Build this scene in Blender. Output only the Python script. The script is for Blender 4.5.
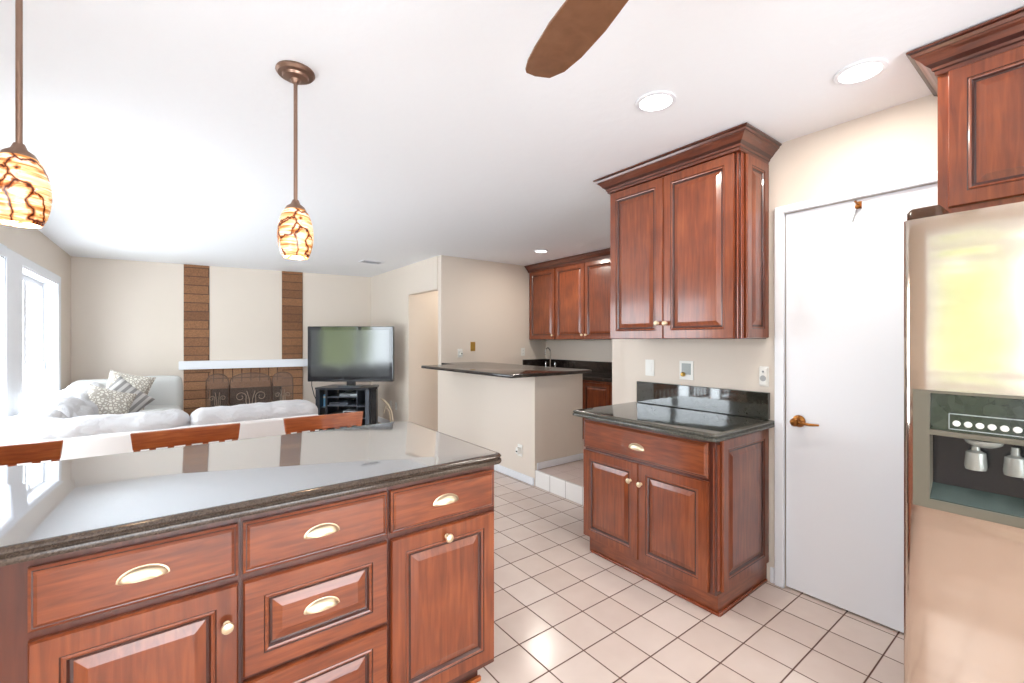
import bpy, bmesh, math, random
from mathutils import Vector, Matrix, noise

for o in list(bpy.data.objects):
    bpy.data.objects.remove(o)
S = bpy.context.scene
COL = S.collection
PI = math.pi

# ------------------------------------------------------------------ camera, world, exposure
YAW = math.atan((512 - 175) / 445.0)
cd = bpy.data.cameras.new('camera'); cam = bpy.data.objects.new('camera', cd); COL.objects.link(cam)
cam.location = (0, 0, 1.375)
cam.rotation_euler = (PI / 2, 0, -YAW)
cd.sensor_width = 36; cd.sensor_fit = 'HORIZONTAL'
cd.lens = 445 / 1024 * 36
cd.shift_y = -1.5 / 1024
cd.clip_start = 0.02
S.camera = cam

w = bpy.data.worlds.new('sky'); S.world = w; w.use_nodes = True
bg = w.node_tree.nodes['Background']
bg.inputs[0].default_value = (0.86, 0.94, 1.0, 1); bg.inputs[1].default_value = 12.0
S.view_settings.view_transform = 'Standard'
S.view_settings.look = 'None'
S.view_settings.gamma = 1
S.view_settings.use_curve_mapping = False
S.view_settings.exposure = -0.22

def area(name, loc, rot, sx, sy, power, color=(1, 1, 1), portal=False):
    l = bpy.data.lights.new(name, 'AREA'); l.shape = 'RECTANGLE'; l.size = sx; l.size_y = sy
    l.energy = power; l.color = color
    if portal: l.cycles.is_portal = True
    o = bpy.data.objects.new(name, l); COL.objects.link(o)
    o.location = loc; o.rotation_euler = rot
    return o
# daylight portals in the real window openings
area('portal', (-1.20, 6.50, 1.1), (0, -PI / 2, 0), 1.9, 1.6, 1, portal=True)
area('portal', (-1.20, 4.25, 1.1), (0, -PI / 2, 0), 1.9, 2.0, 1, portal=True)
area('portal', (-1.20, 0.35, 1.58), (0, -PI / 2, 0), 1.15, 1.3, 1, portal=True)
area('portal', (0.80, -2.70, 1.1), (PI / 2, 0, 0), 3.0, 2.1, 1, portal=True)

# ------------------------------------------------------------------ materials
def mat(name, color, rough=0.5, metal=0.0, **kw):
    m = bpy.data.materials.new(name); m.use_nodes = True
    p = m.node_tree.nodes['Principled BSDF']
    p.inputs['Base Color'].default_value = (*color, 1)
    p.inputs['Roughness'].default_value = rough
    p.inputs['Metallic'].default_value = metal
    for k, v in kw.items():
        p.inputs[k.replace('_', ' ')].default_value = v
    return m
def N(m, t, **kw):
    n = m.node_tree.nodes.new(t)
    for k, v in kw.items(): setattr(n, k, v)
    return n
def L(m, a, b): m.node_tree.links.new(a, b)
def P(m): return m.node_tree.nodes['Principled BSDF']
def ramp(m, stops):
    r = N(m, 'ShaderNodeValToRGB'); e = r.color_ramp.elements
    while len(e) < len(stops): e.new(0.5)
    for i, (p, c) in enumerate(stops): e[i].position = p; e[i].color = (*c, 1)
    return r
def texco(m, scale=(1, 1, 1), world=False):
    mp = N(m, 'ShaderNodeMapping'); mp.inputs['Scale'].default_value = scale
    if world:
        g = N(m, 'ShaderNodeNewGeometry'); L(m, g.outputs['Position'], mp.inputs[0])
    else:
        t = N(m, 'ShaderNodeTexCoord'); L(m, t.outputs['Object'], mp.inputs[0])
    return mp.outputs[0]
def bump(m, sock, strength, dist=0.01):
    b = N(m, 'ShaderNodeBump'); b.inputs['Strength'].default_value = strength; b.inputs['Distance'].default_value = dist
    L(m, sock, b.inputs['Height']); L(m, b.outputs[0], P(m).inputs['Normal'])
def srgb(r, g, b):
    f = lambda c: (c / 255 / 12.92) if c / 255 <= 0.04045 else ((c / 255 + 0.055) / 1.055) ** 2.4
    return (f(r), f(g), f(b))

def plaster(name, c, s=0.12):
    m = mat(name, c, 0.75)
    n = N(m, 'ShaderNodeTexNoise'); n.inputs['Scale'].default_value = 14; n.inputs['Detail'].default_value = 5
    L(m, texco(m, world=True), n.inputs[0]); bump(m, n.outputs[0], s, 0.01)
    return m
M_wall = plaster('beige_paint', srgb(228, 216, 203))
M_ceil = plaster('ceiling_paint', srgb(248, 250, 253), 0.2)
M_white = mat('white_gloss_paint', srgb(238, 240, 245), 0.35)
M_plastic = mat('white_plastic', srgb(240, 238, 232), 0.35)
M_dark = mat('black_plastic', (0.012, 0.012, 0.014), 0.25)

def wood(name, stretch, c1, c2, c3, rough=0.28, coat=0.6, scale=1.0):
    m = mat(name, c2, rough); p = P(m)
    p.inputs['Coat Weight'].default_value = coat; p.inputs['Coat Roughness'].default_value = 0.12
    v = texco(m, stretch, world=True)
    n = N(m, 'ShaderNodeTexNoise'); n.inputs['Scale'].default_value = 6 * scale; n.inputs['Detail'].default_value = 6
    n.inputs['Distortion'].default_value = 0.6
    L(m, v, n.inputs[0])
    n2 = N(m, 'ShaderNodeTexNoise'); n2.inputs['Scale'].default_value = 5; n2.inputs['Detail'].default_value = 2
    L(m, texco(m, (1, 1, 1), world=True), n2.inputs[0])
    mx = N(m, 'ShaderNodeMix'); mx.data_type = 'FLOAT'; mx.inputs[0].default_value = 0.4
    L(m, n.outputs[0], mx.inputs[2]); L(m, n2.outputs[0], mx.inputs[3])
    r = ramp(m, [(0.32, c1), (0.5, c2), (0.68, c3)]); L(m, mx.outputs[0], r.inputs[0])
    L(m, r.outputs[0], p.inputs['Base Color'])
    return m
CH = (srgb(96, 42, 19), srgb(124, 59, 29), srgb(147, 77, 40))
M_cv = wood('cherry_vertical', (9, 9, 0.7), *CH)
M_ch = wood('cherry_horizontal', (1.2, 1.2, 12), *CH)
M_glaze = mat('dark_glaze', srgb(62, 24, 14), 0.3, Coat_Weight=0.5)
M_frame_shade = wood('cherry_frame_gap_shade', (9, 9, 0.7), srgb(66, 28, 18), srgb(84, 38, 25), srgb(98, 48, 32))  # cherry darkened so the gaps between fronts carry deep shade
M_crown = wood('cherry_crown', (1.2, 1.2, 12), srgb(74, 32, 18), srgb(98, 45, 25), srgb(118, 58, 33))
M_edge = mat('cherry_edge', srgb(128, 60, 34), 0.25, Coat_Weight=0.6)
M_stool = wood('honey_oak', (1.2, 1.2, 14), srgb(134, 62, 24), srgb(162, 82, 34), srgb(186, 108, 52), 0.35, 0.4)

# tiled floor : 0.2035 m tiles with thin brown grout
def tile_mat(name, base, base2, grout, x0=1.443, y0=0.975, px=0.204, py=0.2025, gw=0.0032):
    m = mat(name, base, 0.22); p = P(m)
    g = N(m, 'ShaderNodeNewGeometry'); s = N(m, 'ShaderNodeSeparateXYZ'); L(m, g.outputs['Position'], s.inputs[0])
    def mth(op, a, b=None):
        n = N(m, 'ShaderNodeMath', operation=op)
        for i, q in enumerate((a, b)):
            if q is None: continue
            if isinstance(q, (int, float)): n.inputs[i].default_value = q
            else: L(m, q, n.inputs[i])
        return n.outputs[0]
    ds = []; cells = []
    for ax, o, pt in ((0, x0, px), (1, y0, py)):
        t = mth('DIVIDE', mth('SUBTRACT', s.outputs[ax], o), pt)
        cells.append(mth('FLOOR', t))
        fr = mth('FRACT', t)
        ds.append(mth('MULTIPLY', mth('MINIMUM', fr, mth('SUBTRACT', 1.0, fr)), pt))
    d = mth('MINIMUM', ds[0], ds[1])
    mask = N(m, 'ShaderNodeMapRange'); mask.inputs[1].default_value = gw * 0.6; mask.inputs[2].default_value = gw * 1.3
    L(m, d, mask.inputs[0])
    cx = N(m, 'ShaderNodeCombineXYZ'); L(m, cells[0], cx.inputs[0]); L(m, cells[1], cx.inputs[1])
    wn = N(m, 'ShaderNodeTexWhiteNoise'); wn.noise_dimensions = '3D'; L(m, cx.outputs[0], wn.inputs[0])
    no = N(m, 'ShaderNodeTexNoise'); no.inputs['Scale'].default_value = 9; L(m, g.outputs['Position'], no.inputs[0])
    av = N(m, 'ShaderNodeMix'); av.data_type = 'FLOAT'; av.inputs[0].default_value = 0.5
    L(m, wn.outputs[0], av.inputs[2]); L(m, no.outputs[0], av.inputs[3])
    r = ramp(m, [(0.2, base), (0.8, base2)]); L(m, av.outputs[0], r.inputs[0])
    mx = N(m, 'ShaderNodeMix'); mx.data_type = 'RGBA'
    L(m, mask.outputs[0], mx.inputs[0]); mx.inputs[6].default_value = (*grout, 1); L(m, r.outputs[0], mx.inputs[7])
    L(m, mx.outputs[2], p.inputs['Base Color'])
    rr = N(m, 'ShaderNodeMapRange'); rr.inputs[3].default_value = 0.8; rr.inputs[4].default_value = 0.2
    L(m, mask.outputs[0], rr.inputs[0]); L(m, rr.outputs[0], p.inputs['Roughness'])
    bump(m, mask.outputs[0], 0.4, 0.003)
    return m
M_tile = tile_mat('pink_beige_tile', srgb(212, 192, 180), srgb(224, 207, 196), srgb(98, 66, 52))
M_tile2 = tile_mat('pink_tile_raised', srgb(228, 205, 196), srgb(236, 218, 208), srgb(176, 150, 138))
M_riser = tile_mat('white_riser_tile', srgb(240, 236, 232), srgb(244, 241, 238), srgb(170, 160, 155), x0=0.1, px=50)

def granite(name, c1, c2, rough, scale=260, spec=0.5, metal=0.0, ior=1.5):
    m = mat(name, c1, rough, metal); p = P(m); p.inputs['IOR'].default_value = ior
    v = N(m, 'ShaderNodeTexVoronoi'); v.inputs['Scale'].default_value = scale
    L(m, texco(m), v.inputs[0])
    n = N(m, 'ShaderNodeTexNoise'); n.inputs['Scale'].default_value = 30; n.inputs['Detail'].default_value = 5; L(m, texco(m), n.inputs[0])
    mx = N(m, 'ShaderNodeMix'); mx.data_type = 'FLOAT'; mx.inputs[0].default_value = 0.45
    L(m, v.outputs['Color'], mx.inputs[2]); L(m, n.outputs[0], mx.inputs[3])
    r = ramp(m, [(0.35, c1), (0.7, c2)]); L(m, mx.outputs[0], r.inputs[0]); L(m, r.outputs[0], p.inputs['Base Color'])
    return m
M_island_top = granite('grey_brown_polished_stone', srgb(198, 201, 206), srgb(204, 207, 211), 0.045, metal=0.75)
M_edge_reflection = granite('stone_edge_dark_reflection', srgb(62, 50, 42), srgb(86, 72, 62), 0.16)  # same stone as the top; reflected dark cabinets put into the edge colour
M_green_edge = granite('granite_edge', srgb(66, 66, 60), srgb(96, 92, 84), 0.2)
M_green = granite('dark_green_granite', srgb(34, 36, 32), srgb(56, 58, 50), 0.05, ior=1.9)
M_blackgran = granite('black_granite', srgb(16, 15, 15), srgb(62, 54, 50), 0.12, ior=1.6)

M_brass = mat('satin_brass', srgb(206, 178, 122), 0.28, 1.0)
M_pewter = mat('pale_pewter', srgb(238, 220, 188), 0.4, 1.0)
M_bronze = mat('aged_bronze', srgb(146, 118, 102), 0.33, 0.9)
M_antique = mat('antique_brass', srgb(150, 98, 50), 0.3, 1.0)
M_chrome = mat('chrome', (0.8, 0.8, 0.82), 0.12, 1.0)
M_steel = mat('brushed_steel', srgb(206, 190, 176), 0.13, 1.0)
nn = N(M_steel, 'ShaderNodeTexNoise'); nn.inputs['Scale'].default_value = 3.0; nn.inputs['Detail'].default_value = 2
L(M_steel, texco(M_steel, (1, 0.5, 2.2)), nn.inputs[0]); bump(M_steel, nn.outputs[0], 0.25, 0.02)

def brick_mat(name, vertical=False, ca=(150, 104, 68), cb=(122, 80, 50)):
    m = mat(name, srgb(130, 84, 52), 0.7); p = P(m)
    b = N(m, 'ShaderNodeTexBrick'); b.offset = 0.5 if not vertical else 0
    b.inputs['Color1'].default_value = (*srgb(*ca), 1); b.inputs['Color2'].default_value = (*srgb(*cb), 1)
    b.inputs['Mortar'].default_value = (*srgb(92, 60, 42), 1); b.inputs['Scale'].default_value = 1
    b.inputs['Mortar Size'].default_value = 0.008; b.inputs['Mortar Smooth'].default_value = 0.3
    b.inputs['Brick Width'].default_value = 3.0 if not vertical else 0.12; b.inputs['Row Height'].default_value = 0.128 if not vertical else 0.4
    t = N(m, 'ShaderNodeTexCoord'); s = N(m, 'ShaderNodeSeparateXYZ'); c = N(m, 'ShaderNodeCombineXYZ')
    L(m, t.outputs['Object'], s.inputs[0]); L(m, s.outputs[0], c.inputs[0]); L(m, s.outputs[2], c.inputs[1]); L(m, c.outputs[0], b.inputs[0])
    n = N(m, 'ShaderNodeTexNoise'); n.inputs['Scale'].default_value = 60; n.inputs['Detail'].default_value = 6; L(m, t.outputs['Object'], n.inputs[0])
    mx = N(m, 'ShaderNodeMix'); mx.data_type = 'RGBA'; mx.blend_type = 'MULTIPLY'; mx.inputs[0].default_value = 0.6
    r = ramp(m, [(0.3, (0.45, 0.45, 0.45)), (0.7, (1.25, 1.2, 1.15))]); L(m, n.outputs[0], r.inputs[0])
    L(m, b.outputs[0], mx.inputs[6]); L(m, r.outputs[0], mx.inputs[7]); L(m, mx.outputs[2], p.inputs['Base Color'])
    bump(m, n.outputs[0], 0.5, 0.01)
    return m
M_brick = brick_mat('brown_roman_brick'); M_brick2 = brick_mat('pale_roman_brick', False, (186, 138, 100), (158, 112, 80)); M_brickv = brick_mat('pale_soldier_brick', True, (190, 144, 106), (170, 124, 90))  # surround and soldier course a paler brick than the columns

def leather(name, c):
    m = mat(name, c, 0.42)
    n = N(m, 'ShaderNodeTexNoise'); n.inputs['Scale'].default_value = 7; n.inputs['Detail'].default_value = 4; n.inputs['Distortion'].default_value = 1.2
    L(m, texco(m, (1, 1, 1.6)), n.inputs[0]); bump(m, n.outputs[0], 0.5, 0.05)
    return m
M_leather = leather('white_leather', srgb(200, 199, 201))
M_greyfab = mat('pale_grey_leather', srgb(192, 191, 187), 0.6)
M_sheer = mat('white_sofa_back', srgb(240, 239, 238), 0.7)

def pattern_fabric(name, a, b, scale, stripes=False):
    m = mat(name, a, 0.9)
    if stripes:
        t = N(m, 'ShaderNodeTexWave'); t.inputs['Scale'].default_value = scale; t.inputs['Distortion'].default_value = 0.6
        out = t.outputs[1]
    else:
        t = N(m, 'ShaderNodeTexVoronoi'); t.feature = 'DISTANCE_TO_EDGE'; t.inputs['Scale'].default_value = scale
        out = t.outputs['Distance']
    L(m, texco(m), t.inputs[0])
    r = ramp(m, [(0.12 if not stripes else 0.4, b), (0.2 if not stripes else 0.6, a)]); L(m, out, r.inputs[0]); L(m, r.outputs[0], P(m).inputs['Base Color'])
    return m
M_pat = pattern_fabric('cream_print_cloth', srgb(214, 208, 196), srgb(160, 152, 142), 34)
M_stripe = pattern_fabric('grey_stripe_cloth', srgb(188, 184, 180), srgb(134, 130, 128), 5, True)

def emis(name, c, s):
    m = mat(name, c, 0.5); p = P(m); p.inputs['Emission Color'].default_value = (*c, 1); p.inputs['Emission Strength'].default_value = s
    return m
M_lamp = emis('lamp_lens', (1, 0.97, 0.92), 6)
M_bulb = emis('warm_bulb', (1, 0.8, 0.5), 12)
def shade_mat():
    m = mat('art_glass', srgb(240, 200, 160), 0.12); p = P(m)
    v = texco(m, (1, 1, 0.8))
    no = N(m, 'ShaderNodeTexNoise'); no.inputs['Scale'].default_value = 9; no.inputs['Detail'].default_value = 4; L(m, v, no.inputs[0])
    add = N(m, 'ShaderNodeMix'); add.data_type = 'RGBA'; add.blend_type = 'ADD'; add.inputs[0].default_value = 0.16
    L(m, v, add.inputs[6]); L(m, no.outputs['Color'], add.inputs[7])
    vo = N(m, 'ShaderNodeTexVoronoi'); vo.feature = 'DISTANCE_TO_EDGE'; vo.inputs['Scale'].default_value = 11; L(m, add.outputs[2], vo.inputs[0])
    lines = ramp(m, [(0.012, srgb(80, 36, 32)), (0.035, srgb(200, 140, 96)), (0.07, (1, 1, 1))]); L(m, vo.outputs['Distance'], lines.inputs[0])
    w2 = N(m, 'ShaderNodeTexNoise'); w2.inputs['Scale'].default_value = 11; w2.inputs['Detail'].default_value = 6; w2.inputs['Distortion'].default_value = 1.0
    L(m, texco(m, (1, 1, 7)), w2.inputs[0])
    wis = ramp(m, [(0.36, srgb(196, 124, 62)), (0.5, srgb(250, 206, 140)), (0.66, srgb(246, 226, 214))]); L(m, w2.outputs[0], wis.inputs[0])
    mx = N(m, 'ShaderNodeMix'); mx.data_type = 'RGBA'; mx.blend_type = 'MULTIPLY'; mx.inputs[0].default_value = 1
    L(m, wis.outputs[0], mx.inputs[6]); L(m, lines.outputs[0], mx.inputs[7])
    L(m, mx.outputs[2], p.inputs['Base Color']); L(m, mx.outputs[2], p.inputs['Emission Color']); p.inputs['Emission Strength'].default_value = 0.45
    return m
M_shade = shade_mat()
def glass_mat():
    m = bpy.data.materials.new('window_glass'); m.use_nodes = True; nt = m.node_tree; nt.nodes.clear()
    o = nt.nodes.new('ShaderNodeOutputMaterial'); t = nt.nodes.new('ShaderNodeBsdfTransparent'); g = nt.nodes.new('ShaderNodeBsdfGlossy')
    g.inputs['Roughness'].default_value = 0.0; mx = nt.nodes.new('ShaderNodeMixShader'); mx.inputs[0].default_value = 0.05
    nt.links.new(t.outputs[0], mx.inputs[1]); nt.links.new(g.outputs[0], mx.inputs[2]); nt.links.new(mx.outputs[0], o.inputs[0])
    return m
M_glass = glass_mat()
def mesh_mat():
    m = bpy.data.materials.new('fine_wire_mesh'); m.use_nodes = True; nt = m.node_tree
    p = nt.nodes['Principled BSDF']; p.inputs['Base Color'].default_value = (*srgb(128, 104, 90), 1); p.inputs['Roughness'].default_value = 0.6
    p.inputs['Alpha'].default_value = 0.26
    return m
M_wire = mesh_mat()
M_iron = mat('wrought_iron', srgb(96, 76, 66), 0.5, 0.4)
M_ironlight = mat('worn_iron', srgb(160, 146, 132), 0.5, 0.3)
M_soot = mat('soot', (0.01, 0.01, 0.01), 0.9)
M_grass = mat('lawn_grass', srgb(96, 150, 62), 0.9)
M_leaf = mat('hedge_leaves', srgb(80, 140, 60), 0.9)
n_ = N(M_leaf, 'ShaderNodeTexNoise'); n_.inputs['Scale'].default_value = 6; L(M_leaf, texco(M_leaf), n_.inputs[0])
r_ = ramp(M_leaf, [(0.35, srgb(98, 108, 72)), (0.65, srgb(158, 164, 122))]); L(M_leaf, n_.outputs[0], r_.inputs[0]); L(M_leaf, r_.outputs[0], P(M_leaf).inputs['Base Color'])
M_bounce_ground = mat('pale_bounce_ground', srgb(225, 225, 222), 0.9)
M_screen = mat('tv_screen', srgb(40, 42, 44), 0.12, 0.0, IOR=2.0)
M_tvbezel = mat('gloss_black_bezel', (0.008, 0.008, 0.01), 0.06, IOR=1.8)
M_standblk = mat('black_lacquer', srgb(34, 36, 42), 0.3)
M_standgrey = mat('grey_shelf_edge', srgb(96, 102, 112), 0.3, 0.5)
M_silver = mat('silver_plastic', srgb(176, 182, 186), 0.35, 0.4)
M_blue = mat('sky_blue_card', srgb(120, 184, 224), 0.6)
M_olive = mat('olive_grey_plastic', srgb(108, 102, 88), 0.35)
M_panelblk = granite('gloss_black_panel', (0.008, 0.009, 0.008), (0.03, 0.034, 0.03), 0.15, 40, ior=1.5)
M_nozzle = mat('smoky_plastic', srgb(150, 152, 146), 0.2, 0.3)
M_tray = mat('teal_grey_tray', srgb(78, 92, 88), 0.25, 0.5)
M_fan = wood('walnut_blade', (3, 3, 3), srgb(104, 68, 44), srgb(122, 82, 56), srgb(134, 94, 68), 0.45, 0.1)
M_gold = mat('yellow_brass_plate', srgb(206, 166, 84), 0.3, 0.6)

# ------------------------------------------------------------------ mesh builder
class MB:
    def __init__(s): s.v = []; s.f = []; s.m = []
    def add(s, vs, fs, mi=0):
        b = len(s.v); s.v += [tuple(p) for p in vs]; s.f += [tuple(i + b for i in f) for f in fs]
        s.m += (mi if isinstance(mi, list) else [mi] * len(fs)); return s
    def box(s, x0, x1, y0, y1, z0, z1, mi=0):
        vs = [(x, y, z) for z in (z0, z1) for y in (y0, y1) for x in (x0, x1)]
        return s.add(vs, [(0, 2, 3, 1), (4, 5, 7, 6), (0, 1, 5, 4), (2, 6, 7, 3), (0, 4, 6, 2), (1, 3, 7, 5)], mi)
    def loops(s, loops, mi=0, cap=True, capmi=None):
        n = len(loops[0]); vs = [p for l in loops for p in l]; fs = []; ms = []
        for k in range(len(loops) - 1):
            for i in range(n):
                j = (i + 1) % n
                fs.append((k * n + i, k * n + j, (k + 1) * n + j, (k + 1) * n + i)); ms.append(mi[k] if isinstance(mi, (list, tuple)) else mi)
        last = capmi if capmi is not None else (mi[-1] if isinstance(mi, (list, tuple)) else mi)
        if cap:
            fs.append(tuple(range(n - 1, -1, -1))); ms.append(0)
            fs.append(tuple((len(loops) - 1) * n + i for i in range(n))); ms.append(last)
        return s.add(vs, fs, ms)
    def prism(s, poly, z0, z1, mi=0):
        return s.loops([[(x, y, z0) for x, y in poly], [(x, y, z1) for x, y in poly]], mi)
    def slab(s, poly, prof, mult=None, mi=0):
        return s.loops([[(x, y, z) for x, y in poff(poly, o, mult)] for o, z in prof], mi)
    def tube(s, pts, r, n=8, mi=0):
        pts = [Vector(p) for p in pts]; loops = []
        up = Vector((0, 0, 1))
        for i, p in enumerate(pts):
            d = (pts[min(i + 1, len(pts) - 1)] - pts[max(i - 1, 0)]).normalized()
            a = d.cross(up)
            if a.length < 1e-3: a = d.cross(Vector((1, 0, 0)))
            a.normalize(); b = d.cross(a)
            rr = r[i] if isinstance(r, (list, tuple)) else r
            loops.append([tuple(p + a * math.cos(2 * PI * k / n) * rr + b * math.sin(2 * PI * k / n) * rr) for k in range(n)])
        return s.loops(loops, mi)
    def lathe(s, prof, c=(0, 0, 0), axis='z', n=20, mi=0, sgn=1):
        loops = []
        for r, h in prof:
            l = []
            for k in range(n):
                a = 2 * PI * k / n; x, y = r * math.cos(a), r * math.sin(a)
                if axis == 'z': l.append((c[0] + x, c[1] + y, c[2] + h))
                elif axis == 'x': l.append((c[0] + h * sgn, c[1] + x, c[2] + y))
                else: l.append((c[0] + x, c[1] + h * sgn, c[2] + y))
            loops.append(l)
        return s.loops(loops, mi)
    def build(s, name, mats, parent=None, smooth=False, local=False, bevel=0, root=None):
        off = Vector((0, 0, 0))
        if parent is not None and not local:
            p = parent
            while p is not None: off += p.location; p = p.parent
        me = bpy.data.meshes.new(name)
        me.from_pydata([tuple(Vector(v) - off) for v in s.v], [], s.f)
        if not isinstance(mats, (list, tuple)): mats = [mats]
        for m in mats: me.materials.append(m)
        for i, p in enumerate(me.polygons): p.material_index = min(s.m[i], len(mats) - 1)
        bm = bmesh.new(); bm.from_mesh(me)
        bmesh.ops.remove_doubles(bm, verts=bm.verts, dist=1e-5)
        bmesh.ops.recalc_face_normals(bm, faces=bm.faces)
        if smooth:
            for f in bm.faces: f.smooth = True
            for e in bm.edges:
                if len(e.link_faces) == 2 and e.calc_face_angle(0) > 0.7: e.smooth = False
        bm.to_mesh(me); bm.free()
        o = bpy.data.objects.new(name, me); COL.objects.link(o)
        if parent is not None: o.parent = parent
        if bevel:
            b = o.modifiers.new('bevel', 'BEVEL'); b.width = bevel; b.segments = 2; b.limit_method = 'ANGLE'; b.angle_limit = 0.6
        return o
def poff(poly, d, mult=None):
    n = len(poly); out = []
    mult = mult or [1] * n
    for i in range(n):
        p0, p1, p2 = Vector(poly[i - 1]), Vector(poly[i]), Vector(poly[(i + 1) % n])
        a = (p1 - p0).normalized(); b = (p2 - p1).normalized()
        na = Vector((a.y, -a.x)); nb = Vector((b.y, -b.x))          # outward for CCW
        da = d * mult[i - 1]; db = d * mult[i]
        det = a.x * b.y - a.y * b.x
        if abs(det) < 1e-4: q = p1 + na * da
        else:
            A = p1 + na * da; B = p1 + nb * db; t = ((B.x - A.x) * b.y - (B.y - A.y) * b.x) / det; q = A + a * t
        out.append((q.x, q.y))
    return out
def rrect(x0, x1, y0, y1, r=(0.03,) * 4, seg=5):
    """CCW, corner radii: (x0,y0),(x1,y0),(x1,y1),(x0,y1)"""
    cs = [(x0, y0, PI, 1, 1), (x1, y0, 1.5 * PI, -1, 1), (x1, y1, 0, -1, -1), (x0, y1, PI / 2, 1, -1)]; out = []
    for (cx, cy, a0, sx, sy), rr in zip(cs, r):
        if rr < 1e-5: out.append((cx, cy)); continue
        for k in range(seg + 1):
            a = a0 + PI / 2 * k / seg
            out.append((cx + sx * rr + rr * math.cos(a), cy + sy * rr + rr * math.sin(a)))
    return out

def empty(name, loc, rz=0, label=None, cat=None, group=None):
    o = bpy.data.objects.new(name, None); COL.objects.link(o); o.location = loc; o.rotation_euler = (0, 0, rz); o.empty_display_size = 0.1
    return tag(o, label, cat, group)
def tag(o, label=None, cat=None, group=None, kind=None):
    if label: o['label'] = label
    if cat: o['category'] = cat
    if group: o['group'] = group
    if kind: o['kind'] = kind
    return o
def struct(mb, name, m, **kw): return tag(mb.build(name, m, **kw), kind='structure')
def copy_tree(o, parent=None):
    c = o.copy(); COL.objects.link(c); c.parent = parent
    for ch in [q for q in o.children]: copy_tree(ch, c)
    return c

# ------------------------------------------------------------------ the room shell
HC = 2.475
XL, XR, YB = -1.09, 2.70, -2.60
A2 = Vector((-1.09, 8.16)); ANG = math.radians(-6.83085)
struct(MB().box(-1.3, 4.75, -2.8, 8.6, -0.12, 0), 'floor', M_tile)
struct(MB().box(-1.3, 4.75, -2.8, 8.6, HC, HC + 0.1), 'ceiling', M_ceil)
b = MB(); b.prism([(2.72, 1.30), (4.62, 1.30), (4.62, 5.22), (2.72, 5.22)], 0.001, 0.149)
struct(b, 'floor_raised', M_tile2)
struct(MB().box(2.70, 2.72, 1.30, 3.208, 0.001, 0.15), 'trim_step_riser', M_riser, bevel=0.003)

# left wall with three openings
WIN = [(5.72, 7.26, 0.12, 2.03), (3.25, 5.26, 0.12, 2.03), (-0.3, 1.0, 1.0, 2.15)]
b = MB(); T0 = -1.26
y = -2.8
for y0, y1, z0, z1 in sorted(WIN):
    b.box(T0, XL, y, y0, 0, HC); b.box(T0, XL, y0, y1, 0, z0); b.box(T0, XL, y0, y1, z1, HC); y = y1
b.box(T0, XL, y, 8.55, 0, HC)
struct(b, 'wall_left', M_wall)
# wall behind the camera with a wide glazed opening
b = MB(); b.box(-1.3, -0.7, -2.76, YB, 0, HC); b.box(2.3, 2.8, -2.76, YB, 0, HC); b.box(-0.7, 2.3, -2.76, YB, 2.12, HC); b.box(-0.7, 2.3, -2.76, YB, 0, 0.04)
struct(b, 'wall_behind', M_wall)
# right wall: door opening, then plain up to the nook
b = MB()
b.box(XR, 2.82, -2.8, 0.29, 0, HC); b.box(XR, 2.82, 0.29, 1.055, 2.076, HC); b.box(XR, 2.82, 1.055, 2.157, 0, HC)
struct(b, 'wall_right', M_wall)
struct(MB().box(2.822, 2.90, 1.4, 2.383, 0.149, HC), 'wall_right_return', M_wall)
struct(MB().box(2.70, 3.34, 3.21, 5.15, 0, 1.044), 'wall_bar', M_wall)
struct(MB().box(2.75, 4.70, 5.15, 5.235, 0, HC), 'wall_nook_left', M_wall)
struct(MB().box(4.56, 4.70, 1.30, 5.15, 0.149, HC), 'wall_nook_back', M_wall)
struct(MB().box(2.90, 4.70, 1.18, 1.30, 0, HC), 'wall_nook_right', M_wall)
b = MB(); b.box(2.735, 2.83, 5.235, 6.127, 2.04, HC); b.box(2.735, 2.83, 6.127, 7.80, 0, HC)
struct(b, 'wall_hall_side', M_wall)
b = MB(); b.box(2.83, 4.70, 6.127, 6.22, 0, HC); b.box(4.62, 4.70, 5.235, 6.127, 0, HC)
struct(b, 'wall_hall', M_wall)

# fireplace wall (local: x along the wall, -y into the room)
fw = MB(); fw.box(-0.3, 1.198, 0, 0.3, 0, HC); fw.box(1.509, 2.464, 0, 0.3, 0.645, HC); fw.box(2.767, 4.2, 0, 0.3, 0, HC)
fw.box(1.198, 1.509, 0.02, 0.3, 0, HC); fw.box(2.464, 2.767, 0.02, 0.3, 0, HC)
o = struct(fw, 'wall_back', M_wall, local=True); o.location = (A2.x, A2.y, 0); o.rotation_euler = (0, 0, ANG)

fp = empty('fireplace', (A2.x, A2.y, 0), ANG, 'brown brick fireplace with two brick columns rising to the ceiling and white mantel', 'fireplace')
MB().box(1.20, 1.507, -0.012, 0.018, 1.072, HC - 0.002).build('brick_column', M_brick, fp, local=True)
MB().box(2.466, 2.765, -0.012, 0.018, 1.072, HC - 0.002).build('brick_column', M_brick, fp, local=True)
b = MB(); b.box(1.20, 1.521, -0.02, 0.018, 0.001, 0.952); b.box(2.466, 2.765, -0.02, 0.018, 0.001, 0.952); b.box(1.521, 2.466, -0.02, -0.001, 0.646, 0.74)
b.build('brick_surround', M_brick2, fp, local=True)
MB().box(1.521, 2.466, -0.021, -0.001, 0.742, 0.952).build('soldier_course', M_brickv, fp, local=True)
b = MB(); b.box(1.515, 2.46, 0.28, 0.299, 0.002, 0.644); b.box(1.512, 1.522, 0.0, 0.28, 0.002, 0.644); b.box(2.453, 2.462, 0.0, 0.28, 0.002, 0.644); b.box(1.522, 2.453, 0.0, 0.28, 0.634, 0.643)
b.build('firebox', M_soot, fp, local=True)
MB().box(1.157, 2.831, -0.155, -0.001, 0.952, 1.07).build('mantel', M_white, fp, local=True, bevel=0.004)

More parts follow.
